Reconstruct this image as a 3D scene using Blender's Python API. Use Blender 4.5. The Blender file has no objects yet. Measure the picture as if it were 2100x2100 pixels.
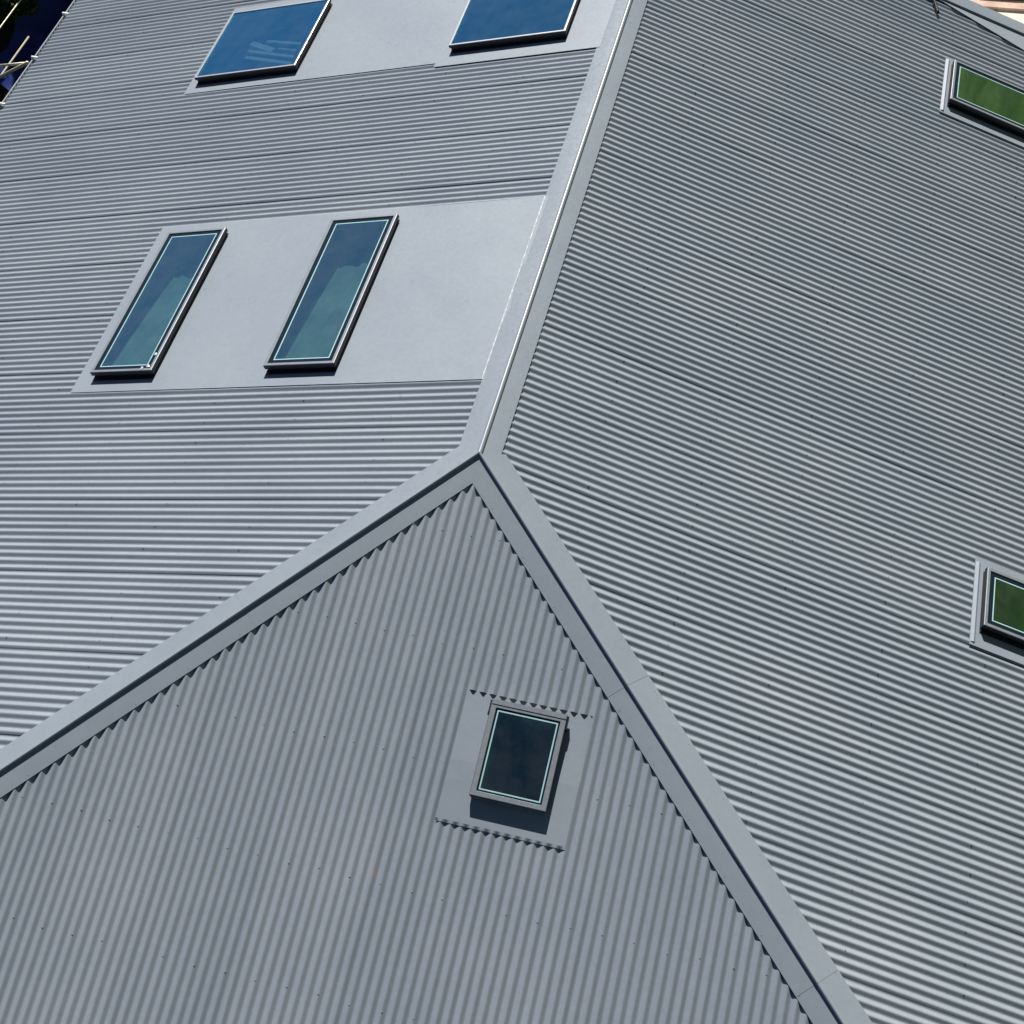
import bpy, bmesh, math, random
from mathutils import Vector, Matrix

rnd = random.Random(11)
sc = bpy.context.scene
COL = sc.collection

# ------------------------------------------------------------------ camera
CAM_POS = Vector((1.95421, -6.97024, 9.04318))
CAM_R = [[0.97078, 0.2399486, 0.0032911], [0.1949908, -0.7807484, -0.5936417], [-0.1398739, 0.5769372, -0.8047228]]
cam_d = bpy.data.cameras.new('camera')
cam = bpy.data.objects.new('camera', cam_d)
COL.objects.link(cam)
rx, dn, fw = [Vector(r) for r in CAM_R]
m = Matrix.Identity(4)
for i in range(3):
    m[i][0], m[i][1], m[i][2], m[i][3] = rx[i], -dn[i], -fw[i], CAM_POS[i]
cam.matrix_world = m
cam_d.sensor_width = 36.0
cam_d.lens = 52.1488
cam_d.clip_start = 0.1
cam_d.clip_end = 3000.0
sc.camera = cam

# ------------------------------------------------------------------ light
SUN = Vector((-0.21, 0.735, 0.645)).normalized()
world = bpy.data.worlds.new('World')
sc.world = world
world.use_nodes = True
wn = world.node_tree.nodes
wl = world.node_tree.links
sky = wn.new('ShaderNodeTexSky')
sky.sky_type = 'NISHITA'
sky.sun_disc = False
sky.sun_elevation = math.asin(SUN.z)
sky.sun_rotation = math.atan2(SUN.x, SUN.y)
sky.altitude = 50.0
sky.air_density = 0.45
sky.dust_density = 0.12
sky.ozone_density = 2.0
bg = wn['Background']
bg.inputs['Strength'].default_value = 0.05
wl.new(sky.outputs['Color'], bg.inputs['Color'])
sun_d = bpy.data.lights.new('sun', 'SUN')
sun_d.energy = 5.0
sun_d.angle = math.radians(0.53)
sun_d.color = (1.0, 0.965, 0.915)
sun = bpy.data.objects.new('sun', sun_d)
COL.objects.link(sun)
sun.rotation_euler = SUN.to_track_quat('Z', 'Y').to_euler()
sun.location = SUN * 60
vs = sc.view_settings
vs.view_transform = 'Standard'
vs.look = 'None'
vs.gamma = 1.0
vs.use_curve_mapping = False
vs.exposure = 0.33

# ------------------------------------------------------------------ roof planes
AL, AR, BF = 0.311207, 0.292237, 0.293787
GROUND = -5.4
EAVE_Z = -2.37
FAR_Y = 8.36
PITCH = 0.0762
PL = {
    'L': (Vector((0, 1, 0)), Vector((-math.cos(AL), 0, -math.sin(AL))), Vector((-math.sin(AL), 0, math.cos(AL)))),
    'R': (Vector((0, 1, 0)), Vector((math.cos(AR), 0, -math.sin(AR))), Vector((math.sin(AR), 0, math.cos(AR)))),
    'F': (Vector((1, 0, 0)), Vector((0, -math.cos(BF), -math.sin(BF))), Vector((0, -math.sin(BF), math.cos(BF)))),
}
KL = math.tan(BF) / math.tan(AL)      # |x| = K |y| along a hip
KR = math.tan(BF) / math.tan(AR)
SB = {'L': -EAVE_Z / math.sin(AL), 'R': -EAVE_Z / math.sin(AR), 'F': -EAVE_Z / math.sin(BF)}


def pt(pl, h, s, w=0.0):
    H, E, N = PL[pl]
    return H * h + E * s + N * w


def s_hip(pl, h):
    """distance down the slope at which the hip (or ridge) starts, for a position h along the eave"""
    if pl == 'L':
        return max(0.0, -h * KL / math.cos(AL))
    if pl == 'R':
        return max(0.0, -h * KR / math.cos(AR))
    return (-h / (KL * math.cos(BF))) if h < 0 else (h / (KR * math.cos(BF)))


# ------------------------------------------------------------------ helpers
def tag(o, label=None, cat=None, group=None, kind=None):
    if label: o['label'] = label
    if cat: o['category'] = cat
    if group: o['group'] = group
    if kind: o['kind'] = kind
    return o


def empty(name, loc):
    o = bpy.data.objects.new(name, None)
    COL.objects.link(o)
    o.location = loc
    return o


def attach(o, parent):
    o.parent = parent
    if parent.type == 'EMPTY':
        o.matrix_parent_inverse = Matrix.Translation(-Vector(parent.location))


def mesh_obj(name, verts, faces, mat, parent=None, smooth=False, recalc=False):
    me = bpy.data.meshes.new(name)
    me.from_pydata([tuple(v) for v in verts], [], faces)
    if recalc:
        bm = bmesh.new(); bm.from_mesh(me)
        bmesh.ops.recalc_face_normals(bm, faces=bm.faces)
        bm.to_mesh(me); bm.free()
    me.materials.append(mat)
    if smooth:
        me.polygons.foreach_set('use_smooth', [True] * len(me.polygons))
    me.update()
    o = bpy.data.objects.new(name, me)
    COL.objects.link(o)
    if parent is not None:
        attach(o, parent)
    return o


class MB:
    """collects shapes into one mesh"""
    def __init__(s):
        s.v = []; s.f = []

    def add(s, verts, faces):
        k = len(s.v)
        s.v += [Vector(v) for v in verts]
        s.f += [tuple(i + k for i in f) for f in faces]

    def box(s, lo, hi, M=None):
        x0, y0, z0 = lo; x1, y1, z1 = hi
        vs_ = [Vector(p) for p in ((x0, y0, z0), (x1, y0, z0), (x1, y1, z0), (x0, y1, z0),
                                   (x0, y0, z1), (x1, y0, z1), (x1, y1, z1), (x0, y1, z1))]
        if M is not None:
            vs_ = [M @ v for v in vs_]
        s.add(vs_, [(0, 3, 2, 1), (4, 5, 6, 7), (0, 1, 5, 4), (1, 2, 6, 5), (2, 3, 7, 6), (3, 0, 4, 7)])

    def tube(s, pts, r, n=8, cap=True):
        pts = [Vector(p) for p in pts]
        rs = r if isinstance(r, (list, tuple)) else [r] * len(pts)
        rings = []
        vv = []
        up = None
        for i, p in enumerate(pts):
            d = (pts[min(i + 1, len(pts) - 1)] - pts[max(i - 1, 0)]).normalized()
            if up is None:
                up = Vector((0, 0, 1)) if abs(d.z) < 0.9 else Vector((1, 0, 0))
            a = d.cross(up).normalized()
            b = a.cross(d).normalized()
            up = b
            for k in range(n):
                t = 2 * math.pi * k / n
                vv.append(p + (a * math.cos(t) + b * math.sin(t)) * rs[i])
        ff = []
        for i in range(len(pts) - 1):
            for k in range(n):
                k2 = (k + 1) % n
                ff.append((i * n + k, i * n + k2, (i + 1) * n + k2, (i + 1) * n + k))
        if cap:
            ff.append(tuple(reversed(range(n))))
            ff.append(tuple((len(pts) - 1) * n + k for k in range(n)))
        s.add(vv, ff)

    def build(s, name, mat, parent=None, smooth=False, recalc=True):
        return mesh_obj(name, s.v, s.f, mat, parent, smooth, recalc)


# ------------------------------------------------------------------ materials
def new_mat(name):
    m_ = bpy.data.materials.new(name)
    m_.use_nodes = True
    nt = m_.node_tree
    b = nt.nodes['Principled BSDF']
    return m_, nt, b


def noise(nt, scale, detail=4.0, rough=0.55, vec=None, dist=0.0):
    n = nt.nodes.new('ShaderNodeTexNoise')
    n.inputs['Scale'].default_value = scale
    n.inputs['Detail'].default_value = detail
    n.inputs['Roughness'].default_value = rough
    n.inputs['Distortion'].default_value = dist
    if vec is not None:
        nt.links.new(vec, n.inputs['Vector'])
    return n


def ramp(nt, fac, stops):
    r = nt.nodes.new('ShaderNodeValToRGB')
    el = r.color_ramp.elements
    el[0].position, el[0].color = stops[0][0], stops[0][1]
    el[1].position, el[1].color = stops[1][0], stops[1][1]
    for p, c_ in stops[2:]:
        e = el.new(p); e.color = c_
    nt.links.new(fac, r.inputs['Fac'])
    return r


def grey(v):
    return (v, v, v, 1)


def mul(nt, a, b):
    mx = nt.nodes.new('ShaderNodeMix')
    mx.data_type = 'RGBA'
    mx.blend_type = 'MULTIPLY'
    mx.inputs[0].default_value = 1.0
    nt.links.new(a, mx.inputs[6])
    nt.links.new(b, mx.inputs[7])
    return mx.outputs[2]


def coords(nt):
    return nt.nodes.new('ShaderNodeTexCoord').outputs['Object']


def painted_steel(name, col, rough=0.42, smudge=0.0, stain=None, streak=None, grain=1.0, soft=1.0):
    m_, nt, b = new_mat(name)
    co = coords(nt)
    base = nt.nodes.new('ShaderNodeRGB')
    base.outputs[0].default_value = (*col, 1)
    n1 = noise(nt, 0.9, 5, 0.6, co)
    r1 = ramp(nt, n1.outputs['Fac'], [(0.28, (0.90, 0.91, 0.93, 1)), (0.72, (1.07, 1.06, 1.04, 1))])
    c1 = mul(nt, base.outputs[0], r1.outputs[0])
    n2 = noise(nt, 26.0, 6, 0.7, co)
    r2 = ramp(nt, n2.outputs['Fac'], [(0.3, grey(1 - 0.05 * grain)), (0.7, grey(1 + 0.04 * grain))])
    c2 = mul(nt, c1, r2.outputs[0])
    if smudge > 0:
        n3 = noise(nt, 6.5, 6, 0.65, co, 0.6)
        r3 = ramp(nt, n3.outputs['Fac'], [(0.60, grey(1.0)), (0.72, grey(1.0 + smudge))])
        c2 = mul(nt, c2, r3.outputs[0])
        n4 = noise(nt, 13.0, 3, 0.5, co)
        r4 = ramp(nt, n4.outputs['Fac'], [(0.27, grey(1.0 - 1.2 * smudge)), (0.33, grey(1.0))])
        c2 = mul(nt, c2, r4.outputs[0])
    if streak is not None:
        mp = nt.nodes.new('ShaderNodeMapping')
        mp.inputs['Scale'].default_value = streak
        nt.links.new(co, mp.inputs['Vector'])
        n5 = noise(nt, 1.0, 4, 0.6, mp.outputs[0])
        r5 = ramp(nt, n5.outputs['Fac'], [(0.3, (1 - 0.08 * soft, 1 - 0.075 * soft, 1 - 0.07 * soft, 1)), (0.7, (1 + 0.06 * soft, 1 + 0.055 * soft, 1 + 0.05 * soft, 1))])
        c2 = mul(nt, c2, r5.outputs[0])
        oi = nt.nodes.new('ShaderNodeObjectInfo')
        r6 = ramp(nt, oi.outputs['Random'], [(0.0, (0.955, 0.96, 0.97, 1)), (1.0, (1.04, 1.035, 1.03, 1))])
        c2 = mul(nt, c2, r6.outputs[0])
    if stain is not None:
        vm = nt.nodes.new('ShaderNodeVectorMath'); vm.operation = 'DISTANCE'
        nt.links.new(co, vm.inputs[0]); vm.inputs[1].default_value = stain
        rs = ramp(nt, vm.outputs['Value'], [(0.012, (1.45, 0.92, 0.88, 1)), (0.034, grey(1.0))])
        c2 = mul(nt, c2, rs.outputs[0])
    nt.links.new(c2, b.inputs['Base Color'])
    rr = ramp(nt, n2.outputs['Fac'], [(0.3, grey(rough - 0.05)), (0.7, grey(rough + 0.07))])
    nt.links.new(rr.outputs[0], b.inputs['Roughness'])
    bp = nt.nodes.new('ShaderNodeBump')
    bp.inputs['Strength'].default_value = 0.06 * grain ** 2
    bp.inputs['Distance'].default_value = 0.002
    nb = noise(nt, 9.0, 3, 0.5, co)
    nt.links.new(nb.outputs['Fac'], bp.inputs['Height'])
    nt.links.new(bp.outputs[0], b.inputs['Normal'])
    return m_


def plain(name, col, rough=0.5, metal=0.0, var=0.08, scale=12.0):
    m_, nt, b = new_mat(name)
    co = coords(nt)
    n = noise(nt, scale, 5, 0.6, co)
    lo = tuple(c_ * (1 - var) for c_ in col) + (1,)
    hi = tuple(c_ * (1 + var) for c_ in col) + (1,)
    r = ramp(nt, n.outputs['Fac'], [(0.3, lo), (0.7, hi)])
    nt.links.new(r.outputs[0], b.inputs['Base Color'])
    b.inputs['Roughness'].default_value = rough
    b.inputs['Metallic'].default_value = metal
    return m_


def glass_mat(name, through, refl, f0, rough=0.02):
    """coated solar glass: tinted see-through plus a coloured mirror coat weighted by Fresnel"""
    m_ = bpy.data.materials.new(name)
    m_.use_nodes = True
    nt = m_.node_tree
    nt.nodes.remove(nt.nodes['Principled BSDF'])
    out = nt.nodes['Material Output']
    tr = nt.nodes.new('ShaderNodeBsdfTransparent')
    tr.inputs['Color'].default_value = (*through, 1)
    gl = nt.nodes.new('ShaderNodeBsdfGlossy')
    gl.inputs['Color'].default_value = (*refl, 1)
    gl.inputs['Roughness'].default_value = rough
    co = coords(nt)
    nb = noise(nt, 1.6, 2, 0.5, co)
    bp = nt.nodes.new('ShaderNodeBump')
    bp.inputs['Strength'].default_value = 0.10
    bp.inputs['Distance'].default_value = 0.01
    nt.links.new(nb.outputs['Fac'], bp.inputs['Height'])
    nt.links.new(bp.outputs[0], gl.inputs['Normal'])
    lw = nt.nodes.new('ShaderNodeLayerWeight')
    pw = nt.nodes.new('ShaderNodeMath'); pw.operation = 'POWER'
    nt.links.new(lw.outputs['Facing'], pw.inputs[0]); pw.inputs[1].default_value = 2.0
    ma = nt.nodes.new('ShaderNodeMath'); ma.operation = 'MULTIPLY_ADD'
    nt.links.new(pw.outputs[0], ma.inputs[0]); ma.inputs[1].default_value = 1.0 - f0; ma.inputs[2].default_value = f0
    mx = nt.nodes.new('ShaderNodeMixShader')
    nt.links.new(ma.outputs[0], mx.inputs[0])
    nt.links.new(tr.outputs[0], mx.inputs[1])
    nt.links.new(gl.outputs[0], mx.inputs[2])
    # a little dust lying on the pane
    df = nt.nodes.new('ShaderNodeBsdfDiffuse')
    df.inputs['Color'].default_value = (0.45, 0.48, 0.5, 1)
    nd = noise(nt, 5.0, 6, 0.65, co)
    rd = ramp(nt, nd.outputs['Fac'], [(0.35, grey(0.0)), (0.8, grey(0.05))])
    mx2 = nt.nodes.new('ShaderNodeMixShader')
    nt.links.new(rd.outputs[0], mx2.inputs[0])
    nt.links.new(mx.outputs[0], mx2.inputs[1])
    nt.links.new(df.outputs[0], mx2.inputs[2])
    nt.links.new(mx2.outputs[0], out.inputs['Surface'])
    return m_


def leaf_mat(name, a, b_):
    m_, nt, b = new_mat(name)
    oi = nt.nodes.new('ShaderNodeNewGeometry')
    r = ramp(nt, oi.outputs['Random Per Island'], [(0.0, (*a, 1)), (1.0, (*b_, 1))])
    nt.links.new(r.outputs[0], b.inputs['Base Color'])
    b.inputs['Roughness'].default_value = 0.5
    tr = nt.nodes.new('ShaderNodeBsdfTranslucent')
    hs_ = nt.nodes.new('ShaderNodeHueSaturation')
    hs_.inputs['Value'].default_value = 2.4
    hs_.inputs['Saturation'].default_value = 1.1
    nt.links.new(r.outputs[0], hs_.inputs['Color'])
    nt.links.new(hs_.outputs[0], tr.inputs['Color'])
    mx = nt.nodes.new('ShaderNodeMixShader')
    mx.inputs[0].default_value = 0.5
    nt.links.new(b.outputs[0], mx.inputs[1])
    nt.links.new(tr.outputs[0], mx.inputs[2])
    nt.links.new(mx.outputs[0], nt.nodes['Material Output'].inputs['Surface'])
    return m_


STEEL = (0.279, 0.3210, 0.3665)
M = {}
M['sheetL'] = painted_steel('sheet_paint', STEEL, 0.40, 0.0, None, (0.35, 7.0, 0.35))
M['sheetR'] = painted_steel('sheet_paint', STEEL, 0.40, 0.0, None, (0.35, 7.0, 0.35))
M['sheetF'] = painted_steel('sheet_paint', STEEL, 0.40, 0.0, pt('F', 0.036, 3.27, 0.0), (7.0, 0.9, 0.9), soft=0.45)
M['cap'] = painted_steel('cap_paint', STEEL, 0.31, 0.05, grain=0.5)
M['tray'] = painted_steel('tray_paint', tuple(c_ * 1.03 for c_ in STEEL), 0.42, 0.06, grain=0.35)
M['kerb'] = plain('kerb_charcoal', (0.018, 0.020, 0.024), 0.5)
M['rail'] = plain('rail_grey_aluminium', (0.27, 0.30, 0.33), 0.42, 0.2, 0.1, 30)
M['trim'] = plain('trim_silver', (0.62, 0.64, 0.67), 0.35, 0.5, 0.06)
M['frit'] = plain('black_glass_border', (0.010, 0.020, 0.032), 0.2)
M['spacer'] = plain('spacer_bar', (0.42, 0.66, 0.68), 0.35, 0.0, 0.05)
M['glass'] = glass_mat('tinted_glass', (0.86, 0.97, 0.98), (0.56, 0.98, 0.96), 0.62, 0.03)
M['glass_hip'] = glass_mat('green_glass', (0.75, 0.97, 0.92), (0.55, 0.97, 0.93), 0.34, 0.04)
M['glass_blue'] = glass_mat('blue_glass', (0.66, 0.92, 0.98), (0.24, 0.80, 1.0), 0.66)
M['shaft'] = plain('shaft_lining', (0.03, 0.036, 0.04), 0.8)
M['curtain'] = plain('curtain_fabric', (0.27, 0.48, 0.40), 0.9, 0, 0.35, 2.2)
M['white'] = plain('white_paint', (0.78, 0.80, 0.80), 0.5, 0, 0.03)
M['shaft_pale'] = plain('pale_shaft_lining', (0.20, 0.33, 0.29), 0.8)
M['film'] = plain('plastic_film', (0.75, 0.78, 0.80), 0.25, 0, 0.1)
M['screw'] = plain('screw_head', (0.26, 0.30, 0.33), 0.4, 0.1)
M['board'] = plain('underlay', (0.03, 0.03, 0.032), 0.85)
M['wall'] = plain('wall_render', (0.62, 0.60, 0.56), 0.8, 0, 0.05)
M['gutter'] = painted_steel('gutter_paint', (0.42, 0.45, 0.47), 0.38)
M['bracket'] = plain('white_bracket', (0.80, 0.81, 0.80), 0.35)
M['galv'] = plain('galvanised_tube', (0.50, 0.47, 0.33), 0.42, 0.3, 0.15, 20)
M['coupler'] = plain('coupler_steel', (0.30, 0.29, 0.27), 0.5, 0.6, 0.2)
M['tarp'] = plain('blue_tarp', (0.008, 0.034, 0.22), 0.6, 0, 0.3, 3)
M['cable'] = plain('black_cable', (0.010, 0.010, 0.012), 0.5)
M['bark'] = plain('bark', (0.09, 0.065, 0.045), 0.9, 0, 0.4, 8)
M['leaf'] = leaf_mat('leaf_green', (0.09, 0.16, 0.03), (0.17, 0.24, 0.06))
M['leaf_dark'] = leaf_mat('leaf_dark', (0.020, 0.045, 0.012), (0.045, 0.085, 0.022))
M['timber'] = plain('red_timber', (0.60, 0.42, 0.33), 0.8, 0, 0.35, 3)
M['timber_dark'] = plain('dark_timber', (0.10, 0.05, 0.03), 0.7, 0, 0.3, 5)


def ground_mat():
    m_, nt, b = new_mat('ground')
    co = coords(nt)
    n1 = noise(nt, 0.35, 6, 0.6, co)
    n2 = noise(nt, 7.0, 6, 0.7, co)
    r1 = ramp(nt, n1.outputs['Fac'], [(0.35, (0.022, 0.024, 0.014, 1)), (0.6, (0.035, 0.045, 0.02, 1)), (0.75, (0.05, 0.042, 0.03, 1))])
    r2 = ramp(nt, n2.outputs['Fac'], [(0.3, grey(0.6)), (0.7, grey(1.3))])
    nt.links.new(mul(nt, r1.outputs[0], r2.outputs[0]), b.inputs['Base Color'])
    b.inputs['Roughness'].default_value = 0.95
    return m_


def concrete_mat():
    m_, nt, b = new_mat('pale_concrete')
    co = coords(nt)
    n1 = noise(nt, 1.3, 6, 0.6, co)
    n2 = noise(nt, 30.0, 5, 0.7, co)
    r1 = ramp(nt, n1.outputs['Fac'], [(0.3, (0.74, 0.68, 0.58, 1)), (0.7, (0.82, 0.78, 0.70, 1))])
    r2 = ramp(nt, n2.outputs['Fac'], [(0.3, grey(0.92)), (0.7, grey(1.03))])
    nt.links.new(mul(nt, r1.outputs[0], r2.outputs[0]), b.inputs['Base Color'])
    b.inputs['Roughness'].default_value = 0.9
    return m_


M['ground'] = ground_mat()
M['concrete'] = concrete_mat()


def added_hill_mat():
    m_, nt, b = new_mat('added_hill_grass')
    co = coords(nt)
    n1 = noise(nt, 0.11, 5, 0.6, co)
    n2 = noise(nt, 0.5, 6, 0.65, co)
    r1 = ramp(nt, n1.outputs['Fac'], [(0.36, (0.06, 0.09, 0.028, 1)), (0.52, (0.105, 0.135, 0.035, 1)), (0.66, (0.16, 0.155, 0.05, 1))])
    r2 = ramp(nt, n2.outputs['Fac'], [(0.3, grey(0.6)), (0.7, grey(1.3))])
    nt.links.new(mul(nt, r1.outputs[0], r2.outputs[0]), b.inputs['Base Color'])
    b.inputs['Roughness'].default_value = 1.0
    b.inputs['Specular IOR Level'].default_value = 0.0
    return m_


M['added_hill'] = added_hill_mat()

# ------------------------------------------------------------------ ground
S_ = 900.0
g = mesh_obj('ground', [(-S_, -S_, GROUND), (S_, -S_, GROUND), (S_, S_, GROUND), (-S_, S_, GROUND)], [(0, 1, 2, 3)], M['ground'])
tag(g, kind='structure')
mb = MB()
mb.box((0.5, 10.2, GROUND - 0.1), (13.5, 21.0, GROUND + 0.06))
tag(mb.build('terrace', M['concrete']), kind='structure')

# added hillside out of view, sloped to put green into the R skylights' reflections
v, f = [], []
na, nr_ = 60, 40
for i in range(na + 1):
    y = -70 + 260 * i / na
    edge = min(1.0, min(i, na - i) / 8.0)
    edge = edge * edge * (3 - 2 * edge)
    for j in range(nr_ + 1):
        t = j / nr_
        x = 20 + 3 * math.sin(y * 0.05) + 105 * t
        z = 170 * t * edge + (1.5 * math.sin(y * 0.13 + x * 0.09) + 1.0 * math.sin(y * 0.31 - x * 0.17)) * min(1, t * 5) * edge
        v.append((x, y, GROUND - 0.3 + z))
for i in range(na):
    for j in range(nr_):
        a = i * (nr_ + 1) + j
        f.append((a, a + 1, a + nr_ + 2, a + nr_ + 1))
hl = mesh_obj('added_hill', v, f, M['added_hill'], None, smooth=True)
tag(hl, kind='structure')

# ------------------------------------------------------------------ house
house = empty('house', (0, 0, GROUND))
tag(house, 'grey corrugated steel hip roof of a house with skylights and flat flashings', 'house')


def frange(a, b, n):
    return [a + (b - a) * i / n for i in range(n + 1)]


def column_mesh(pl, hs, top, bot, holes, wfun, step):
    """surface on a roof plane cut into columns: hs positions, top(h)/bot limits, rectangular holes (h0,h1,s0,s1)"""
    verts, faces, cache = [], [], {}

    def line(i, a, b, na):
        key = (i, a, b)
        if key not in cache:
            h = hs[i]
            a2 = max(a, top(h)); b2 = b
            idx = []
            for t in frange(a2, max(b2, a2), na):
                idx.append(len(verts)); verts.append(pt(pl, h, t, wfun(h, t)))
            cache[key] = idx
        return cache[key]
    for i in range(len(hs) - 1):
        hc = 0.5 * (hs[i] + hs[i + 1])
        cuts = sorted([(s0, s1) for (h0, h1, s0, s1) in holes if h0 < hc < h1])
        iv = []
        a = -1.0
        for s0, s1 in cuts:
            iv.append((a, s0)); a = s1
        iv.append((a, bot))
        for a, b in iv:
            if b <= max(a, min(top(hs[i]), top(hs[i + 1]))):
                continue
            n = max(1, int(round((b - max(a, 0.0)) / step)))
            p, q = line(i, a, b, n), line(i + 1, a, b, n)
            for k in range(n):
                f = (p[k], q[k], q[k + 1], p[k + 1])
                faces.append(f if pl == 'L' else f[::-1])
    return verts, faces


# openings: (h0, h1, s0, s1) in roof-plane metres
TRAY_L1 = (0.805, 3.07, 0.10, 4.335)
TRAY_L2 = (5.375, 7.02, 0.10, 5.09)
TRAY_R1 = (6.40, 7.36, 3.46, 5.75)
TRAY_R2 = (0.0, 0.885, 4.25, 5.95)
TRAY_F = (0.362, 1.316, 1.83, 2.795)


def inset(t, d):
    return (t[0] + d, t[1] - d, t[2] + d, t[3] - d)


SHEET_HOLES = {
    'L': [(0.86, 3.02, 0.0, 4.27), (5.43, 6.97, 0.0, 5.03)],
    'R': [inset(TRAY_R1, 0.05), inset(TRAY_R2, 0.05)],
    'F': [(TRAY_F[0] + 0.012, TRAY_F[1] - 0.012, TRAY_F[2] + 0.005, TRAY_F[3] - 0.06)],
}
# skylight clear openings (h0,h1,s0,s1)
SKY = {
    'L': [(0.975, 2.90, 3.475, 4.15), (0.975, 2.90, 1.60, 2.30), (5.55, 6.80, 3.69, 4.98), (5.55, 6.80, 0.56, 1.85)],
    'R': [(6.565, 7.25, 3.53, 5.46), (0.175, 0.76, 4.325, 5.48)],
    'F': [(0.57, 1.13, 1.90, 2.597)],
}
RANGE = {'L': (-SB['L'] * math.cos(AL) / KL, FAR_Y), 'R': (-SB['R'] * math.cos(AR) / KR, FAR_Y),
         'F': (-SB['F'] * math.cos(BF) * KL, SB['F'] * math.cos(BF) * KR)}
CREST0 = {'L': 4.906, 'R': 4.60, 'F': 0.02}
DEPTH = 0.0182
SHEET_W = PITCH * 10

for pl in 'LRF':
    H, E, N = PL[pl]
    # underlay board, the part that carries the sheets
    h0, h1 = RANGE[pl]
    cuts = [h0, h1, 0.0] + [v for o in SKY[pl] for v in (o[0] + 0.03, o[1] - 0.03)]
    hs = sorted(set(v for v in cuts if h0 <= v <= h1))
    oh = [(o[0] + 0.03, o[1] - 0.03, o[2] + 0.03, o[3] - 0.03) for o in SKY[pl]]
    v, f = column_mesh(pl, hs, lambda h: s_hip(pl, h), SB[pl] - 0.02, oh, lambda h, s: -0.030, 50.0)
    slope = mesh_obj('roof_slope', v, f, M['board'], house)
    nm = {'L': 'roof slope beside the ridge with two flat steel panels and four skylights',
          'R': 'roof slope of strongly striped sheets with two small skylights',
          'F': 'darker triangular hip end with one small skylight'}[pl]
    tag(slope, nm)
    # sheets
    k0 = math.floor((h0 - CREST0[pl]) / SHEET_W)
    k1 = math.ceil((h1 - CREST0[pl]) / SHEET_W)
    # the lower-h edge of a sheet lies on top of its neighbour
    for k in range(k0, k1):
        a = CREST0[pl] + k * SHEET_W
        b = a + SHEET_W
        ea, eb = a - 0.021, b + 0.030
        ea, eb = max(ea, h0), min(eb, h1)
        if eb - ea < 0.05:
            continue
        n = max(4, int(round((eb - ea) / PITCH * 14)))
        hs = frange(ea, eb, n)
        # line columns up with the openings
        for o in SHEET_HOLES[pl]:
            for e in o[:2]:
                if ea < e < eb:
                    hs.append(e)
        hs = sorted(hs)
        r2 = random.Random(k * 7 + ord(pl))
        d0, d1, ph, amp = r2.uniform(-.0004, .0004), r2.uniform(-.0005, .0005), r2.uniform(0, 6), r2.uniform(.0003, .0008)
        q1, q2 = r2.uniform(0.7, 1.4), r2.uniform(5, 9)
        dep = DEPTH * r2.uniform(0.97, 1.03)

        def wf(h, s, a=a, b=b, d0=d0, d1=d1, ph=ph, amp=amp, q1=q1, q2=q2, dep=dep):
            u = (h - a) / SHEET_W
            c_ = math.cos(2 * math.pi * (h - a) / PITCH)
            # rolled profile: a little fuller than a plain cosine
            w = -dep * 0.5 + dep * 0.5 * (c_ + 0.04 * math.cos(6 * math.pi * (h - a) / PITCH)) / 1.04
            w += d0 + d1 * (u - 0.5) + amp * math.sin(q1 * s * 2.2 + ph + q2 * u) * 0.8
            e0, e1 = (h - a, b - h)
            lift = 0.0005 if pl == 'R' else 0.0016
            if e0 < 0.035: w += lift * (1 - max(0, e0) / 0.035) if e0 > 0 else lift
            lift = -0.0012
            if e1 < 0.035: w += lift * (1 - max(0, e1) / 0.035) if e1 > 0 else lift
            return w
        v, f = column_mesh(pl, hs, lambda h: s_hip(pl, h) + 0.045, SB[pl] + 0.05, SHEET_HOLES[pl], wf, 0.45)
        if f:
            mesh_obj('roof_sheet', v, f, M['sheet' + pl], slope, smooth=True)

# ------------------------------------------------------------------ ridge and hip caps
CAP_W = 0.0038
dR = Vector((0, 1, 0))
dHL = Vector((-KL, -1, -math.tan(BF))).normalized()
dHR = Vector((KR, -1, -math.tan(BF))).normalized()


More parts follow.
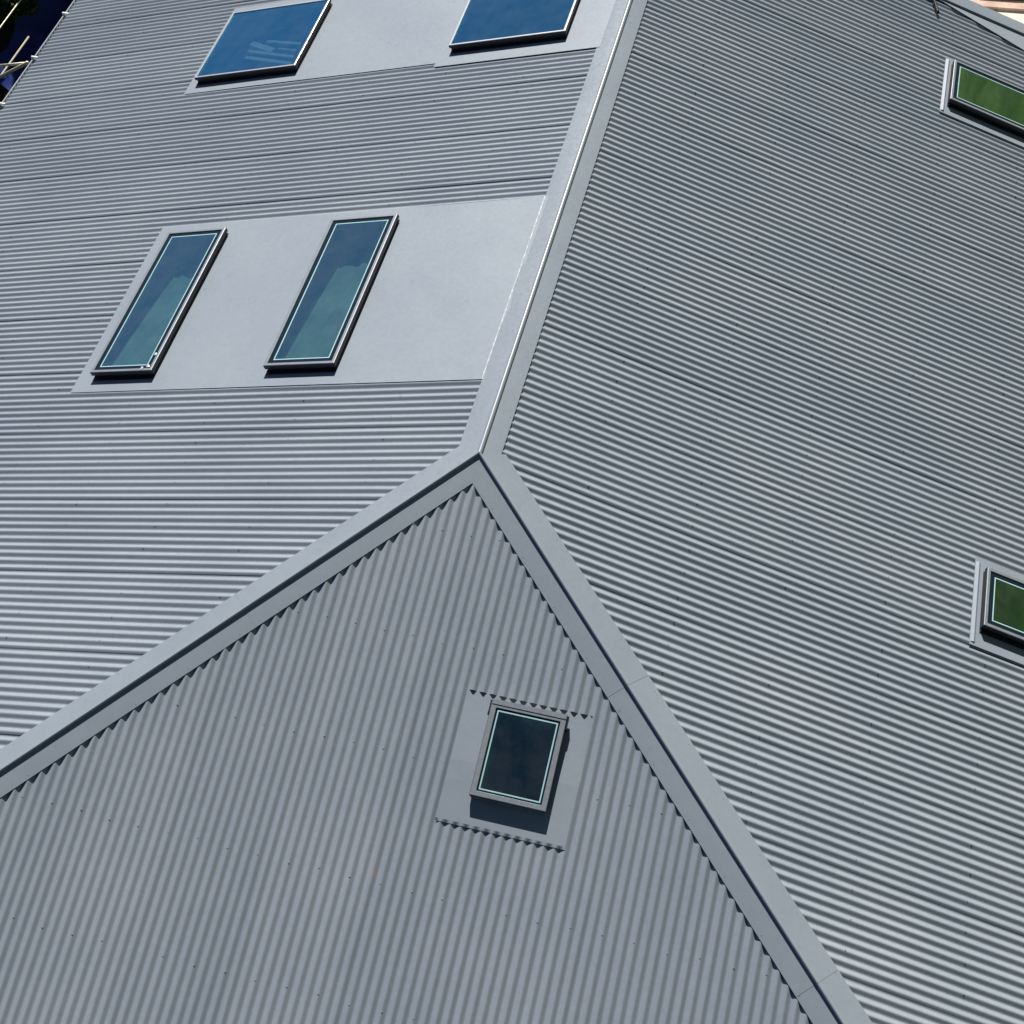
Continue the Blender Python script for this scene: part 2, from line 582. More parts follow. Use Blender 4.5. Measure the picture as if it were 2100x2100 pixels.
def cap(name, d, plA, plB, fA, fB, angA, angB, t_end, t_sub, label=None, r=0.0125, stem=0.013):
    nA, nB = PL[plA][2], PL[plB][2]

    def inplane(n, other_n):
        p = n.cross(d).normalized()
        # must point away from the line, into its own plane: below the other plane
        if p.dot(other_n) > 0:
            p = -p
        return p
    pA, pB = inplane(nA, nB), inplane(nB, nA)
    up = (nA + nB).normalized()
    lat = (pA - pB); lat = (lat - up * lat.dot(up)).normalized()
    sec = []      # (offset vector, start parameter)

    def flange(p, n, f, ang):
        tt = f / math.tan(ang / 2)
        return [(p * f + n * (CAP_W - 0.004), tt), (p * f + n * CAP_W, tt),
                (p * (f * 0.5) + n * (CAP_W + 0.0015), tt * 0.5), (p * 0.018 + n * CAP_W, 0.018 / math.tan(ang / 2))]
    A = flange(pA, nA, fA, angA)
    B = flange(pB, nB, fB, angB)[::-1]
    roll = []
    base = CAP_W - 0.002
    roll.append((lat * r * 0.8 + up * base, 0.0))
    for k in range(0, 13):
        t = math.pi * k / 12
        roll.append((lat * r * math.cos(t) + up * (base + stem + r * math.sin(t)), 0.0))
    roll.append((-lat * r * 0.8 + up * base, 0.0))
    sec = A + roll + B
    ns = len(sec)
    verts, faces = [], []
    nseg = 1
    rr_ = random.Random(int(fA * 1000) + int(d.x * 100) + 5)
    LEN = 2.42
    k = 0
    t_lo = 0.0
    while t_lo < t_end - 0.05:
        t_hi = min(t_end, (k + 1) * LEN - 0.3 + 0.045)
        verts, faces = [], []
        ns_ = 4
        for i in range(ns_ + 1):
            u = i / ns_
            wob = rr_.uniform(-0.0006, 0.0006)
            for j, (o, t0) in enumerate(sec):
                a0 = t0 if k == 0 else t_lo
                t = a0 + (t_hi - a0) * u
                # each length sits over the end of the one below it
                lift = 0.0009 * u
                verts.append(d * t + o + up * (lift + (wob if 0 < j < ns - 1 else 0.4 * wob)))
        for i in range(ns_):
            for j in range(ns - 1):
                faces.append((i * ns + j, i * ns + j + 1, (i + 1) * ns + j + 1, (i + 1) * ns + j))
        # folded end lip of the length
        if t_hi < t_end:
            b0 = ns_ * ns
            for j in range(ns):
                verts.append(verts[b0 + j] - up * 0.0009)
            for j in range(ns - 1):
                faces.append((b0 + j, b0 + j + 1, b0 + ns + j + 1, b0 + ns + j))
        o_ = mesh_obj(name, verts, faces, M['cap'], house, smooth=True, recalc=True)
        o_.data.set_sharp_from_angle(angle=math.radians(28))
        if label and k == 0: o_['label'] = label
        k += 1
        t_lo = k * LEN - 0.3


def ang(a, b):
    return math.acos(max(-1, min(1, a.dot(b))))


tHL = -EAVE_Z / -dHL.z
tHR = -EAVE_Z / -dHR.z
cap('ridge_cap', dR, 'L', 'R', 0.195, 0.165, ang(dR, dHL), ang(dR, dHR), FAR_Y, 1.2, 'bright rolled cap along the straight ridge', 0.0225, 0.002)
cap('hip_cap', dHL, 'L', 'F', 0.195, 0.172, ang(dHL, dR), ang(dHL, dHR), tHL, 1.2, 'hip cap between the two-panel slope and the dark hip end')
cap('hip_cap', dHR, 'R', 'F', 0.200, 0.170, ang(dHR, dR), ang(dHR, dHL), tHR, 1.2, 'hip cap between the striped slope and the dark hip end')

# ------------------------------------------------------------------ flat flashing trays
def tray_mesh(name, pl, outer, holes, w_of, lip=0.003, upstand=0.0):
    h0, h1, s0, s1 = outer
    hs = sorted(set([h0, h1] + [e for o in holes for e in o[:2]] + frange(h0, h1, 8)))
    v, f = column_mesh(pl, hs, lambda h: s0, s1, [(max(o[0], h0), min(o[1], h1), o[2], o[3]) for o in holes], w_of, 0.4)
    # turned-down lip round the outside
    k = len(v)
    ring = [(h0, s0), (h1, s0), (h1, s1), (h0, s1)]
    for (h, s) in ring:
        v.append(pt(pl, h, s, w_of(h, s))); v.append(pt(pl, h, s, w_of(h, s) - lip))
    for i in range(4):
        j = (i + 1) % 4
        f.append((k + 2 * i, k + 2 * j, k + 2 * j + 1, k + 2 * i + 1))
    return mesh_obj(name, v, f, M['tray'], house)


WT = 0.0045


def wv(h, s):
    return WT + 0.0016 * math.sin(3.1 * h + 0.6 + 0.8 * s) * math.sin(2.6 * s + 0.4 - 0.5 * h)


def under(o, d=0.03):
    return (o[0] + d, o[1] - d, o[2] + d, o[3] - d)


tray_mesh('flashing_panel', 'L', (0.803, 3.072, 0.16, 4.335), [under(SKY['L'][0]), under(SKY['L'][1])], wv)
tray_mesh('flashing_panel', 'L', (5.315, 7.02, 0.16, 1.98), [under(SKY['L'][3])], lambda h, s: wv(h, s) + 0.0015)
tray_mesh('flashing_panel', 'L', (5.380, 7.02, 1.978, 5.09), [under(SKY['L'][2])], wv)
tray_mesh('flashing_tray', 'R', TRAY_R1, [under(SKY['R'][0])], wv)
tray_mesh('flashing_tray', 'R', TRAY_R2, [under(SKY['R'][1])], wv)
for tr in (TRAY_R1, TRAY_R2):
    q = MB()
    a0, a1 = tr[0] + 0.03, tr[1] - 0.05
    P = [(a0, tr[2] + 0.004, 0.006), (a1, tr[2] + 0.004, 0.006), (a1, tr[2] + 0.032, 0.0165), (a0, tr[2] + 0.032, 0.0165), (a1, tr[2] + 0.050, 0.0062), (a0, tr[2] + 0.050, 0.0062)]
    q.add([pt('R', *p_) for p_ in P], [(0, 1, 2, 3), (3, 2, 4, 5), (0, 3, 5), (1, 4, 2)])
    q.build('saddle_flashing', M['tray'], house)
tf = TRAY_F
tray_mesh('flashing_tray', 'F', (tf[0], tf[1], tf[2] - 0.05, tf[3]), [under(SKY['F'][0])],
          lambda h, s: -0.0170 + 0.0195 * max(0.0, min(1.0, (s - tf[2]) / 0.55)), lip=0.0)
# its lower edge is dressed partly down into the valleys
v, f = [], []
hs = frange(tf[0], tf[1], 150)
for h in hs:
    c_ = 0.5 - 0.5 * math.cos(2 * math.pi * (h - CREST0['F']) / PITCH)
    for (ds, k_) in ((0.0, 0.0), (0.010, 0.25), (0.022, 0.62)):
        v.append(pt('F', h, tf[3] + ds, 0.0025 - DEPTH * 0.75 * k_ * c_))
for i in range(len(hs) - 1):
    for j in range(2):
        a = 3 * i + j
        f.append((a, a + 1, a + 4, a + 3))
mesh_obj('dressed_edge', v, f, M['tray'], house, smooth=True)

# bead of pale sealant where the lower panel meets the ridge cap
v, f = [], []
rb = random.Random(4)
n = 90
for i in range(n + 1):
    y = 0.80 + 2.27 * i / n
    wd_ = 0.0035 + 0.004 * rb.random() ** 2
    c_ = 0.198 + rb.uniform(-.0015, .0015)
    for (ds, w) in ((-wd_, 0.0052), (0.0, 0.0090), (wd_, 0.0052)):
        v.append(pt('L', y, c_ + ds, w))
for i in range(n):
    for j in range(2):
        a = 3 * i + j
        f.append((a, a + 1, a + 4, a + 3))
mesh_obj('sealant_bead', v, f, M['film'], house)

# ------------------------------------------------------------------ skylights
def plane_matrix(pl, h, s, w=0.0):
    H, E, N = PL[pl]
    Y = N.cross(E)
    mm = Matrix.Identity(4)
    p = pt(pl, h, s, w)
    for i in range(3):
        mm[i][0], mm[i][1], mm[i][2], mm[i][3] = E[i], Y[i], N[i], p[i]
    return mm


def frame_box(lo_out, hi_out, t, z0, z1, mb):
    """hollow rectangular ring with wall thickness t"""
    x0, y0 = lo_out; x1, y1 = hi_out
    mb.box((x0, y0, z0), (x1, y0 + t, z1)); mb.box((x0, y1 - t, z0), (x1, y1, z1))
    mb.box((x0, y0 + t, z0), (x0 + t, y1 - t, z1)); mb.box((x1 - t, y0 + t, z0), (x1, y1 - t, z1))


def rail_mesh(L, wd, z0, z1, ch):
    """frame rail along local x, outer face at y=0, inner at y=wd, mitred ends, chamfered outer edge"""
    sec = [(0, z0), (0, z1 - ch), (ch * 0.35, z1 - ch * 0.3), (ch, z1), (wd - 0.002, z1), (wd, z1 - 0.002), (wd, z0)]
    v = []
    for y, z in sec: v.append((-L / 2 + y, y, z))
    for y, z in sec: v.append((L / 2 - y, y, z))
    n = len(sec)
    f = [(i, (i + 1) % n, n + (i + 1) % n, n + i) for i in range(n)]
    f += [tuple(range(n))[::-1], tuple(range(n, 2 * n))]
    return v, f


def skylight(pl, o, kind, label, blind=False):
    h0, h1, s0, s1 = o
    mm = plane_matrix(pl, (h0 + h1) / 2, (s0 + s1) / 2)
    lx, ly = s1 - s0, h1 - h0
    X, Y = lx / 2, ly / 2
    TOP = {'std': 0.084, 'blue': 0.086, 'hip': 0.072}[kind]
    kerb_top = {'std': 0.054, 'blue': 0.066, 'hip': 0.042}[kind]
    ov = 0.012 if kind != 'blue' else 0.010
    mb = MB()
    frame_box((-X + ov, -Y + ov), (X - ov, Y - ov), 0.035, -0.02, kerb_top, mb)
    frame_box((-X + ov - 0.007, -Y + ov - 0.007), (X - ov + 0.007, Y - ov + 0.007), 0.006, 0.004, 0.016, mb)
    k = mb.build('skylight', M['kerb'])
    k.matrix_world = mm
    attach(k, house)
    tag(k, label)

    def sub(name, mbx, mat, smooth=False, recalc=True):
        ob = mbx.build(name, mat, None, smooth, recalc)
        ob.parent = k
        return ob
    wd = {'std': 0.030, 'hip': 0.040, 'blue': 0.022}[kind]
    zb = kerb_top - 0.004
    mat = M['rail'] if kind != 'blue' else M['trim']
    for (cx, cy, rot, L) in ((0, -Y, 0, lx), (0, Y, math.pi, lx), (-X, 0, -math.pi / 2, ly), (X, 0, math.pi / 2, ly)):
        v, f = rail_mesh(L, wd, zb, TOP, 0.0055 if kind != 'blue' else 0.003)
        Mx = Matrix.Translation((cx, cy, 0)) @ Matrix.Rotation(rot, 4, 'Z')
        r = MB(); r.add([Mx @ Vector(p) for p in v], f)
        if True:
            # dark outer face below the thin top trim, its shade put into the colour
            r2 = MB()
            v2, f2 = rail_mesh(L, 0.012, zb - 0.010, TOP - 0.0045, 0.001)
            Mo = Matrix.Translation((cx, cy, 0)) @ Matrix.Rotation(rot, 4, 'Z') @ Matrix.Translation((0, -0.002, 0))
            r2.add([Mo @ Vector(p) for p in v2], f2)
            sub('shade_skirt', r2, M['kerb'])
        sub('frame_rail', r, mat)
    gx, gy = X - wd + 0.004, Y - wd + 0.004
    zg = TOP - 0.010
    p = MB(); p.box((-gx, -gy, zg - 0.006), (gx, gy, zg)) if False else p.add([(-gx, -gy, zg), (gx, -gy, zg), (gx, gy, zg), (-gx, gy, zg)], [(0, 1, 2, 3)])
    sub('pane', p, {'blue': M['glass_blue'], 'std': M['glass'], 'hip': M['glass_hip']}[kind], recalc=False)
    if kind != 'blue':
        b_ = MB()
        bw = 0.046 if kind == 'std' else 0.018
        frame_box((-gx, -gy), (gx, gy), bw, zg - 0.004, zg + 0.0012, b_)
        sub('pane_border', b_, M['frit'])
        sp = MB()
        frame_box((-gx + bw, -gy + bw), (gx - bw, gy - bw), 0.010, zg - 0.004, zg + 0.0026, sp)
        sub('glazing_bead', sp, M['spacer'])
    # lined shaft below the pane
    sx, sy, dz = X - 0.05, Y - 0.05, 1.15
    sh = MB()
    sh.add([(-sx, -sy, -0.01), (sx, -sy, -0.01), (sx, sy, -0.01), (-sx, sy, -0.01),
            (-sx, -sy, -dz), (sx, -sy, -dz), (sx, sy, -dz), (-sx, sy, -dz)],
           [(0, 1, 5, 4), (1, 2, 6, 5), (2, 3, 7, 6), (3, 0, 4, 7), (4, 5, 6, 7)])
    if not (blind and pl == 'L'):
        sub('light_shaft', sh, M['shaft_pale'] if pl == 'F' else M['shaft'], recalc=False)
    # black strip standing in for cast shadow at the kerb's front foot
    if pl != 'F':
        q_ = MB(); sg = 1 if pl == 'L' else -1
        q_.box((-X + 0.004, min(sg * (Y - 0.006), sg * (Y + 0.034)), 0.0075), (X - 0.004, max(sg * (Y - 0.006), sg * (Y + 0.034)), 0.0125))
        sub('shadow_strip', q_, M['kerb'])
    if blind and pl == 'L':
        # pleated fabric hanging away from the pane into the roof space
        bl = MB()
        nx_, ny_ = 60, 24
        rp = random.Random(int(s0 * 100))
        phs = [rp.uniform(0, 6.28) for _ in range(4)]
        for j_ in range(ny_ + 1):
            t = j_ / ny_
            d_ = 0.030 + 0.24 * t ** 1.2
            y_ = sy - 0.01 - (2 * sy + 0.26) * t
            for i_ in range(nx_ + 1):
                x_ = -sx + (2 * sx + 0.27 * t) * i_ / nx_
                z_ = -d_ + min(0.016, 0.4 * d_) * math.sin(x_ * 48 + phs[0] + 1.5 * math.sin(x_ * 11 + phs[1])) * (0.6 + 0.4 * math.sin(x_ * 23 + phs[2]))
                bl.v.append(Vector((x_, y_, z_)))
        for j_ in range(ny_):
            for i_ in range(nx_):
                a_ = j_ * (nx_ + 1) + i_
                bl.f.append((a_, a_ + 1, a_ + nx_ + 2, a_ + nx_ + 1))
        sub('inner_blind', bl, M['curtain'], smooth=True, recalc=False)
    return k, sub, X, Y, TOP


k1, sub1, X, Y, T = skylight('L', SKY['L'][0], 'std', 'long narrow skylight at the outer end of the lower flat panel, film scraps on its corner', True)
# crumpled remains of protective film on the corner nearest the hip end, on the ridge side
rf = random.Random(3)
for (cx, cy, sz) in ((-X + 0.052, Y - 0.05, 0.012), (-X + 0.040, Y - 0.20, 0.010), (-X + 0.11, Y - 0.030, 0.012)):
    v = []
    n = 6
    for i in range(n):
        for j in range(n):
            v.append((cx + (i / (n - 1) - .5) * sz * 2 + rf.uniform(-.004, .004), cy + (j / (n - 1) - .5) * sz * 2.6 + rf.uniform(-.006, .006), T + 0.001 + rf.uniform(0, .007)))
    f = [(i * n + j, i * n + j + 1, (i + 1) * n + j + 1, (i + 1) * n + j) for i in range(n - 1) for j in range(n - 1)]
    q = MB(); q.add(v, f)
    sub1('film_scrap', q, M['film'], recalc=False)
skylight('L', SKY['L'][1], 'std', 'long narrow skylight in the middle of the lower flat panel', True)
k3, sub3, X3, Y3, T3 = skylight('L', SKY['L'][2], 'blue', 'large square blue skylight with white shelving showing through the glass')
for (xa, ya, xb, yb_, wd_) in ((0.29, -0.166, -0.08, 0.04, 0.075), (0.08, -0.16, -0.42, -0.02, 0.04), (0.27, -0.012, -0.42, 0.226, 0.045),
                             (0.26, 0.11, -0.43, 0.35, 0.05), (-0.14, 0.02, -0.40, 0.10, 0.025)):
    dx, dy = xb - xa, yb_ - ya
    Ln = math.hypot(dx, dy)
    Mx = Matrix.Translation(((xa + xb) / 2, (ya + yb_) / 2, -0.07)) @ Matrix.Rotation(math.atan2(dy, dx), 4, 'Z')
    q = MB(); q.box((-Ln / 2, -wd_ / 2, -0.01), (Ln / 2, wd_ / 2, 0.01), Mx)
    sub3('shelf_board', q, M['white'])
skylight('L', SKY['L'][3], 'blue', 'large square blue skylight beside the ridge cap')
skylight('R', SKY['R'][0], 'std', 'skylight reflecting the added green hillside near the far barge of the striped slope')
skylight('R', SKY['R'][1], 'std', 'skylight with wide pale flashing low on the striped slope')
kF, subF, XF, YF, TF = skylight('F', SKY['F'][0], 'hip', 'small upright skylight on the dark hip end')
# hood and hinge brackets on the uphill rail of the hip-end skylight
q = MB(); q.box((-XF - 0.020, -YF + 0.004, 0.030), (-XF + 0.016, YF - 0.004, TF + 0.004)); subF('hood', q, M['rail'])
for sgn in (-1, 1):
    q = MB(); q.box((-XF - 0.012, sgn * (YF + 0.004) - 0.009, 0.020), (-XF + 0.085, sgn * (YF + 0.004) + 0.009, TF - 0.012))
    q.box((-XF + 0.070, sgn * (YF + 0.006) - 0.012, 0.006), (-XF + 0.095, sgn * (YF + 0.006) + 0.012, 0.036))
    subF('hinge_bracket', q, M['kerb'])
q = MB(); q.box((XF - 0.004, -YF + 0.006, 0.040), (XF + 0.010, YF - 0.006, 0.056)); subF('drip_edge', q, M['rail'])

# ------------------------------------------------------------------ screws on every third crest, in rows over the purlins
def screw_rows(pl, rows, r_head=0.0052, flat=1.0):
    mb = MB()
    h0, h1 = RANGE[pl]
    n = int((h1 - h0) / PITCH) + 2
    k_lo = int(math.floor((h0 - CREST0[pl]) / PITCH))
    rr_ = random.Random(5)
    for s in rows:
        for k in range(k_lo, k_lo + n):
            if k % 3 != 1:
                continue
            h = CREST0[pl] + k * PITCH
            if not (h0 + 0.05 < h < h1 - 0.05) or s < s_hip(pl, h) + 0.24 or s > SB[pl] - 0.05:
                continue
            if any(o[0] - 0.05 < h < o[1] + 0.05 and o[2] - 0.05 < s < o[3] + 0.05 for o in SHEET_HOLES[pl]):
                continue
            hh = h + rr_.uniform(-.004, .004); ss = s + rr_.uniform(-.012, .012)
            vs_, fs_ = [], []
            for ring, (r, w) in enumerate(((0.0075, 0.0004), (0.0070, 0.0014), (r_head, 0.0014), (r_head * 0.8, 0.0024))):
                for q_ in range(6):
                    t = q_ * math.pi / 3
                    vs_.append(pt(pl, hh + r * math.cos(t), ss + r * math.sin(t), 0.0003 + w * flat))
            for ring in range(3):
                for q_ in range(6):
                    q2 = (q_ + 1) % 6
                    fs_.append((ring * 6 + q_, ring * 6 + q2, ring * 6 + 6 + q2, ring * 6 + 6 + q_))
            fs_.append(tuple(18 + q_ for q_ in range(6)))
            mb.add(vs_, fs_)
    o = mb.build('roof_screws', M['screw'], house)
    tag(o, kind='stuff')


screw_rows('F', [0.66, 1.53, 2.41, 3.33, 4.16, 5.04, 5.92, 6.80, 7.68], 0.0050, 0.7)
screw_rows('L', [0.9, 1.8, 2.7, 3.6, 4.5, 5.4, 6.3, 7.2], 0.0045, 0.35)
screw_rows('R', [0.9, 1.8, 2.63, 3.5, 4.4, 5.3, 6.2, 7.1], 0.0045, 0.35)

# rivets along the caps
mb = MB()


def dome(p, n, r):
    a = n.orthogonal().normalized(); b = n.cross(a)
    vs_ = []
    for rr_, hh in ((r, 0.0), (r * 0.75, r * 0.45)):
        for q_ in range(6):
            t = q_ * math.pi / 3
            vs_.append(p + (a * math.cos(t) + b * math.sin(t)) * rr_ + n * hh)
    vs_.append(p + n * r * 0.6)
    fs_ = [(q_, (q_ + 1) % 6, 6 + (q_ + 1) % 6, 6 + q_) for q_ in range(6)] + [(6 + q_, 6 + (q_ + 1) % 6, 12) for q_ in range(6)]
    mb.add(vs_, fs_)


for (d, pl, other, f, tmax) in ((dR, 'L', 'R', 0.165, FAR_Y), (dR, 'R', 'L', 0.14, FAR_Y), (dHL, 'L', 'F', 0.165, tHL), (dHL, 'F', 'L', 0.145, tHL), (dHR, 'R', 'F', 0.17, tHR), (dHR, 'F', 'R', 0.145, tHR)):
    n = PL[pl][2]
    p = n.cross(d).normalized()
    if p.dot(PL[other][2]) > 0: p = -p
    t = 0.45
    while t < tmax - 0.1:
        dome(d * t + p * f + n * (CAP_W + 0.0002), n, 0.0048)
        t += 0.46
o = mb.build('cap_rivets', M['screw'], house)
tag(o, kind='stuff')

# ------------------------------------------------------------------ far barge, gutters, walls
for pl in 'LR':
    q = MB()
    y0, y1 = FAR_Y - 0.035, FAR_Y + 0.135
    for (a0, a1) in ((0.0, SB[pl] + 0.05),):
        P = [pt(pl, y0, a0, 0.002), pt(pl, y0, a0, 0.030), pt(pl, y1, a0, 0.034), pt(pl, y1, a0, -0.19)]
        Q = [pt(pl, y0, a1, 0.002), pt(pl, y0, a1, 0.030), pt(pl, y1, a1, 0.034), pt(pl, y1, a1, -0.19)]
        q.add(P + Q, [(i, i + 1, 5 + i, 4 + i) for i in range(3)])
    q.build('barge_cap', M['cap'], house)

cL, cR_ = math.cos(AL), math.cos(AR)
XL, XR, YF_ = -SB['L'] * cL, SB['R'] * cR_, -SB['F'] * math.cos(BF)


def gutter(p0, p1, outd):
    """box gutter hung below an eave from p0 to p1, outd = outward direction"""
    prof = [(-0.02, -0.012), (0.0, -0.10), (0.062, -0.10), (0.066, 0.004), (0.050, 0.008), (0.048, -0.002), (0.052, -0.09), (0.010, -0.09), (-0.012, -0.012)]
    v = []
    for p in (p0, p1):
        for a_, z in prof:
            v.append(p + outd * a_ + Vector((0, 0, z)))
    n = len(prof)
    f = [(i, (i + 1) % n, n + (i + 1) % n, n + i) for i in range(n)]
    return mesh_obj('gutter', v, f, M['gutter'], house, recalc=True)


eL0, eL1 = Vector((XL, YF_, EAVE_Z - 0.01)), Vector((XL, FAR_Y + 0.1, EAVE_Z - 0.01))
gL = gutter(eL0, eL1, Vector((-1, 0, 0)))
gutter(Vector((XR, YF_, EAVE_Z - 0.01)), Vector((XR, FAR_Y + 0.1, EAVE_Z - 0.01)), Vector((1, 0, 0)))
gutter(Vector((XL, YF_, EAVE_Z - 0.012)), Vector((XR, YF_, EAVE_Z - 0.012)), Vector((0, -1, 0)))
# white brackets clipped over the gutter edge
yb = 5.62
while yb < 8.3:
    q = MB(); q.box((XL - 0.078, yb - 0.016, EAVE_Z - 0.04), (XL - 0.040, yb + 0.016, EAVE_Z + 0.014))
    q.box((XL - 0.078, yb - 0.009, EAVE_Z + 0.0145), (XL + 0.005, yb + 0.009, EAVE_Z + 0.022))
    q.build('gutter_bracket', M['bracket'], house)
    yb += 0.92
# walls set in under the eaves
wx0, wx1, wy0, wy1 = XL + 0.55, XR - 0.55, YF_ + 0.55, FAR_Y - 0.05
for (lo, hi) in (((wx0, wy0, GROUND - .1), (wx0 + 0.2, wy1, EAVE_Z - 0.02)), ((wx1 - 0.2, wy0, GROUND - .1), (wx1, wy1, EAVE_Z - 0.02)),
                 ((wx0 + 0.2, wy0, GROUND - .1), (wx1 - 0.2, wy0 + 0.2, EAVE_Z - 0.02)), ((wx0 + 0.2, wy1 - 0.2, GROUND - .1), (wx1 - 0.2, wy1, EAVE_Z - 0.02))):
    q = MB(); q.box(lo, hi); q.build('wall', M['wall'], house)
# gable wall above the far eave
q = MB()
for yy in (wy1 - 0.2, wy1):
    q.v += [Vector((XL + 0.3, yy, EAVE_Z)), Vector((XR - 0.3, yy, EAVE_Z)), Vector((0, yy, -0.12))]
q.f += [(0, 2, 1), (3, 4, 5), (0, 1, 4, 3), (1, 2, 5, 4), (2, 0, 3, 5)]
q.build('gable_wall', M['wall'], house)

# ------------------------------------------------------------------ black cables by the far barge
def cable(pl, pts, r, label, seed):
    rr_ = random.Random(seed)
    P = []
    for i in range(len(pts) - 1):
        for t in frange(0, 1, 12)[:-1]:
            h = pts[i][0] + (pts[i + 1][0] - pts[i][0]) * t
            s = pts[i][1] + (pts[i + 1][1] - pts[i][1]) * t
            w = pts[i][2] + (pts[i + 1][2] - pts[i][2]) * t
            P.append(pt(pl, h + 0.012 * math.sin(s * 14.0), s, w + r + 0.004 * math.sin(9 * s)))
    P.append(pt(pl, *pts[-1][:2], pts[-1][2] + r))
    q = MB(); q.tube(P, r, 8)
    o = q.build('cable', M['cable'], None, True)
    tag(o, label, 'cable')


# flat flashing cut on the skew beside the barge; its edge bridges the valleys of the sheets
v = []
for s_ in frange(2.95, 6.9, 10):
    hh = 8.305 - 0.2378 * (s_ - 3.296)
    v += [pt('R', hh, s_, 0.009), pt('R', hh, s_, 0.012), pt('R', FAR_Y - 0.02, s_, 0.0060)]
f = []
for i in range(10):
    a = 3 * i
    f += [(a, a + 1, a + 4, a + 3), (a + 1, a + 2, a + 5, a + 4)]
mesh_obj('barge_flashing', v, f, M['tray'], house)
cable('R', [(8.27, 2.7, 0.02), (8.27, 3.20, 0.02), (8.03, 3.30, 0.006)], 0.017, 'short black cable end poking across the sheets near the far barge', 2)

# ------------------------------------------------------------------ scaffold beside the eave
scaf = empty('scaffold', (-8.3, 7.0, GROUND))
tag(scaf, 'galvanised tube scaffold standing along the eave of the two-panel slope', 'scaffold')
ZR = -2.95
X1, X2 = -8.15, -8.60


def tubep(name, a, b, r=0.024, mat='galv'):
    q = MB(); q.tube([a, b], r, 10)
    return q.build(name, M[mat], scaf, True)


tubep('ledger', (X1, 3.5, ZR), (X1, 7.62, ZR), 0.012)
tubep('ledger', (X2, 2.5, ZR), (X2, 12.0, ZR), 0.012)
tubep('ledger', (X2, 2.5, ZR - 1.2), (X2, 12.0, ZR - 1.2))
for yy in (3.2, 6.68, 9.3, 11.5):
    for xx in (X2 - 0.06,):
        tubep('standard', (xx, yy, GROUND), (xx, yy, ZR + 0.05))
tubep('transom', (X1 - 0.05, 6.55, ZR + 0.05), (XL - 0.10, 6.46, EAVE_Z - 0.02), 0.021)
tubep('brace', (X2, 6.8, ZR + 0.02), (XL - 0.12, 6.50, EAVE_Z - 0.06), 0.016)
for (x_, y_) in ((X1, 6.56), (X2, 6.68), (X2, 9.3)):
    q = MB(); q.box((x_ - 0.05, y_ - 0.045, ZR - 0.045), (x_ + 0.05, y_ + 0.045, ZR + 0.045))
    q.box((x_ - 0.015, y_ - 0.075, ZR - 0.015), (x_ + 0.015, y_ + 0.075, ZR + 0.015))
    q.build('coupler', M['coupler'], scaf)

# blue tarpaulin hung from the inner side of the scaffold towards the wall
v, f = [], []
n1, n2 = 26, 14
rt = random.Random(8)
for i in range(n1 + 1):
    for j in range(n2 + 1):
        y = 7.35 + (11.2 - 7.35) * i / n1
        t = j / n2
        x = -7.62 - 1.15 * t + 0.05 * math.sin(i * 1.3 + j) + rt.uniform(-.02, .02)
        z = -3.15 - 0.55 * math.sin(math.pi * t) - 0.25 * t + 0.06 * math.sin(i * 0.9 + 2 * t) + rt.uniform(-.02, .02)
        v.append((x, y, z))
for i in range(n1):
    for j in range(n2):
        a = i * (n2 + 1) + j
        f.append((a, a + 1, a + n2 + 2, a + n2 + 1))
t_ = mesh_obj('tarpaulin', v, f, M['tarp'], None, smooth=True)
tag(t_, 'dark blue tarpaulin slung between the scaffold and the house eave', 'tarpaulin')

# ------------------------------------------------------------------ timber on the terrace
for i, (x, y, dy, m_, lab) in enumerate(((5.0, 15.10, 0.15, 'timber', 'reddish timber plank on the pale terrace beyond the barge'),
                                       (5.3, 15.42, 0.10, 'timber_dark', 'dark brown timber batten on the pale terrace beyond the barge'))):
    Mx = Matrix.Translation((x, y, GROUND + 0.06)) @ Matrix.Rotation(math.radians(7 + 3 * i), 4, 'Z')
    q = MB(); q.box((-1.0, -dy / 2, 0.0), (2.4, dy / 2, 0.05), Mx)
    o = q.build('timber_plank', M[m_])
    tag(o, lab, 'plank')

# ------------------------------------------------------------------ trees added for their shade, and shrubs
def leaf_cloud(name, mat, parent, blobs, n, size, seed):
    rr_ = random.Random(seed)
    v, f = [], []
    tot = sum(b[3] ** 2 for b in blobs)
    for (bx, by, bz, br) in blobs:
        k = int(n * br ** 2 / tot)
        for _ in range(k):
            d = Vector((rr_.gauss(0, 1), rr_.gauss(0, 1), rr_.gauss(0, 1))).normalized()
            rad = br * (0.55 + 0.45 * rr_.random() ** 0.6)
            c_ = Vector((bx, by, bz)) + Vector((d.x, d.y, d.z * 0.85)) * rad
            a = Vector((rr_.gauss(0, 1), rr_.gauss(0, 1), rr_.gauss(0, 0.6))).normalized()
            b = a.cross(d + Vector((rr_.uniform(-.6, .6), rr_.uniform(-.6, .6), rr_.uniform(-.6, .6)))).normalized()
            s = size * rr_.uniform(0.6, 1.3)
            i = len(v)
            v += [c_ - a * s, c_ + b * s * 0.45 - a * s * 0.1, c_ + a * s, c_ - b * s * 0.45 + a * s * 0.1]
            f.append((i, i + 1, i + 2, i + 3))
    return mesh_obj(name, v, f, mat, parent)


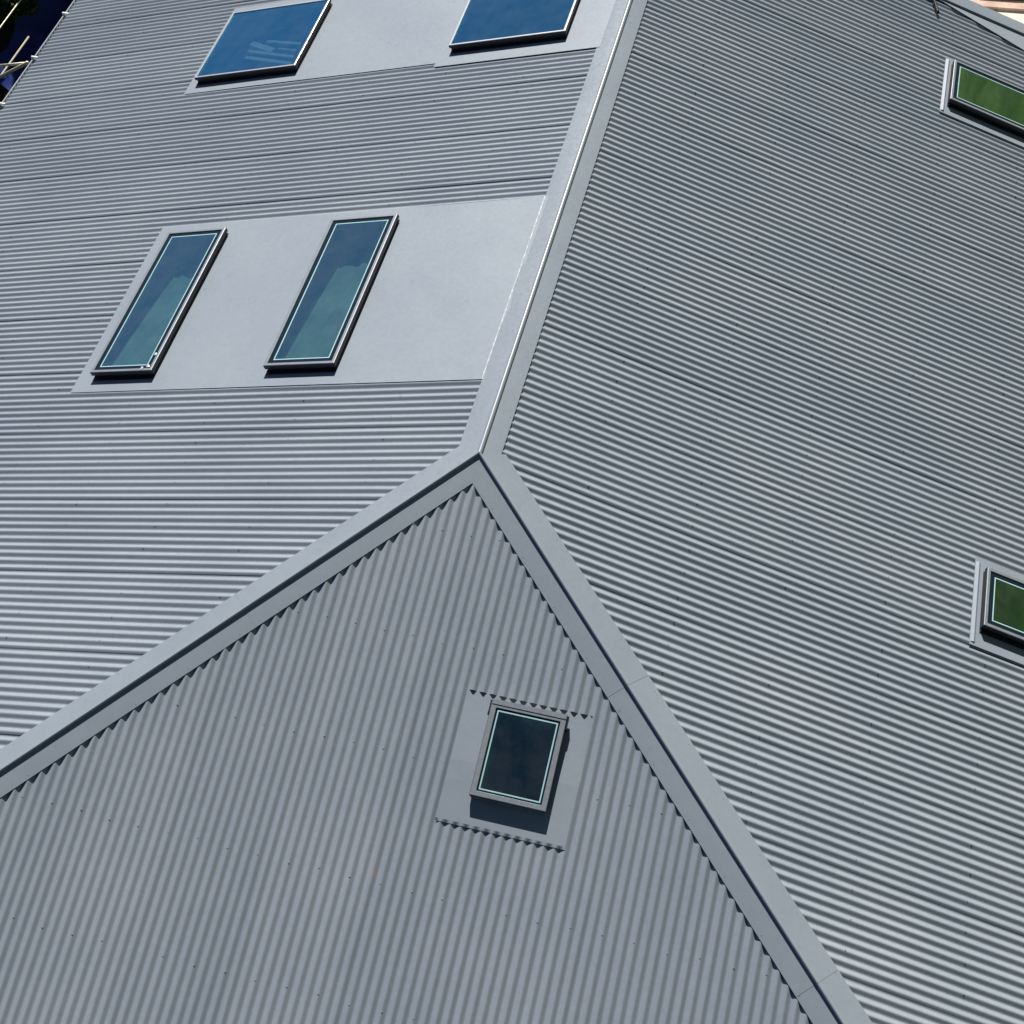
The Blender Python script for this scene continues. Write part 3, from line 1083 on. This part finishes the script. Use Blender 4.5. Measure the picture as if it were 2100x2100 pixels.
def shade_tree(x, y, height, spread, nleaf, mat, label, seed, low=0.35):
    rr_ = random.Random(seed)
    root = empty('shade_tree', (x, y, GROUND))
    tag(root, label, 'shade_tree')
    q = MB()
    top = GROUND + height * 0.72
    q.tube([(x, y, GROUND - 0.2), (x + 0.1, y, GROUND + height * 0.25), (x - 0.1, y + 0.15, GROUND + height * 0.5), (x, y, top)], [height * 0.030, height * 0.024, height * 0.016, height * 0.006], 9)
    blobs = []
    for i in range(15):
        a = i * 2.4 + rr_.uniform(-.4, .4)
        t = rr_.uniform(low, 0.93)
        r = spread * (0.25 + 0.75 * rr_.random() ** 0.5) * (1.0 - 0.55 * abs(t - 0.55) / 0.45)
        bx, by, bz = x + r * math.cos(a), y + r * math.sin(a), GROUND + height * t
        br = spread * rr_.uniform(0.28, 0.45)
        blobs.append((bx, by, bz, br))
        sz = GROUND + height * max(0.2, t - 0.22)
        q.tube([(x, y, sz), ((x + bx) / 2, (y + by) / 2, (sz + bz) / 2 + 0.2), (bx, by, bz)], [height * 0.011, height * 0.007, height * 0.002], 6)
    blobs.append((x, y, GROUND + height * 0.9, spread * 0.4))
    q.build('trunk', M['bark'], root, True)
    leaf_cloud('crown', mat, root, blobs, nleaf, 0.26, seed + 1)


shade_tree(-9.7, 12.2, 4.7, 2.5, 22000, M['leaf_dark'], 'nearer of two dark trees added to shade the scaffold corner', 24, 0.2)
shade_tree(-13.4, 12.2, 4.5, 2.6, 16000, M['leaf_dark'], 'farther of two dark trees added to shade the scaffold corner', 25, 0.2)
for i, (x, y, r, lab) in enumerate(((-9.6, 8.9, 0.55, 'small dark green shrub on the ground below the scaffold ledgers'), (-10.9, 10.9, 0.8, 'larger dark shrub below the scaffold beside the tarpaulin'))):
    root = empty('shrub', (x, y, GROUND)); tag(root, lab, 'shrub')
    q = MB()
    for a in range(5):
        q.tube([(x, y, GROUND - .05), (x + 0.5 * r * math.cos(a * 1.3), y + 0.5 * r * math.sin(a * 1.3), GROUND + r)], [0.02, 0.008], 5)
    q.build('stems', M['bark'], root)
    leaf_cloud('foliage', M['leaf_dark'], root, [(x, y, GROUND + r * 0.8, r), (x + r * .5, y, GROUND + r * .6, r * .7), (x - r * .4, y + r * .4, GROUND + r * .7, r * .7)], 1800, 0.07, 40 + i)
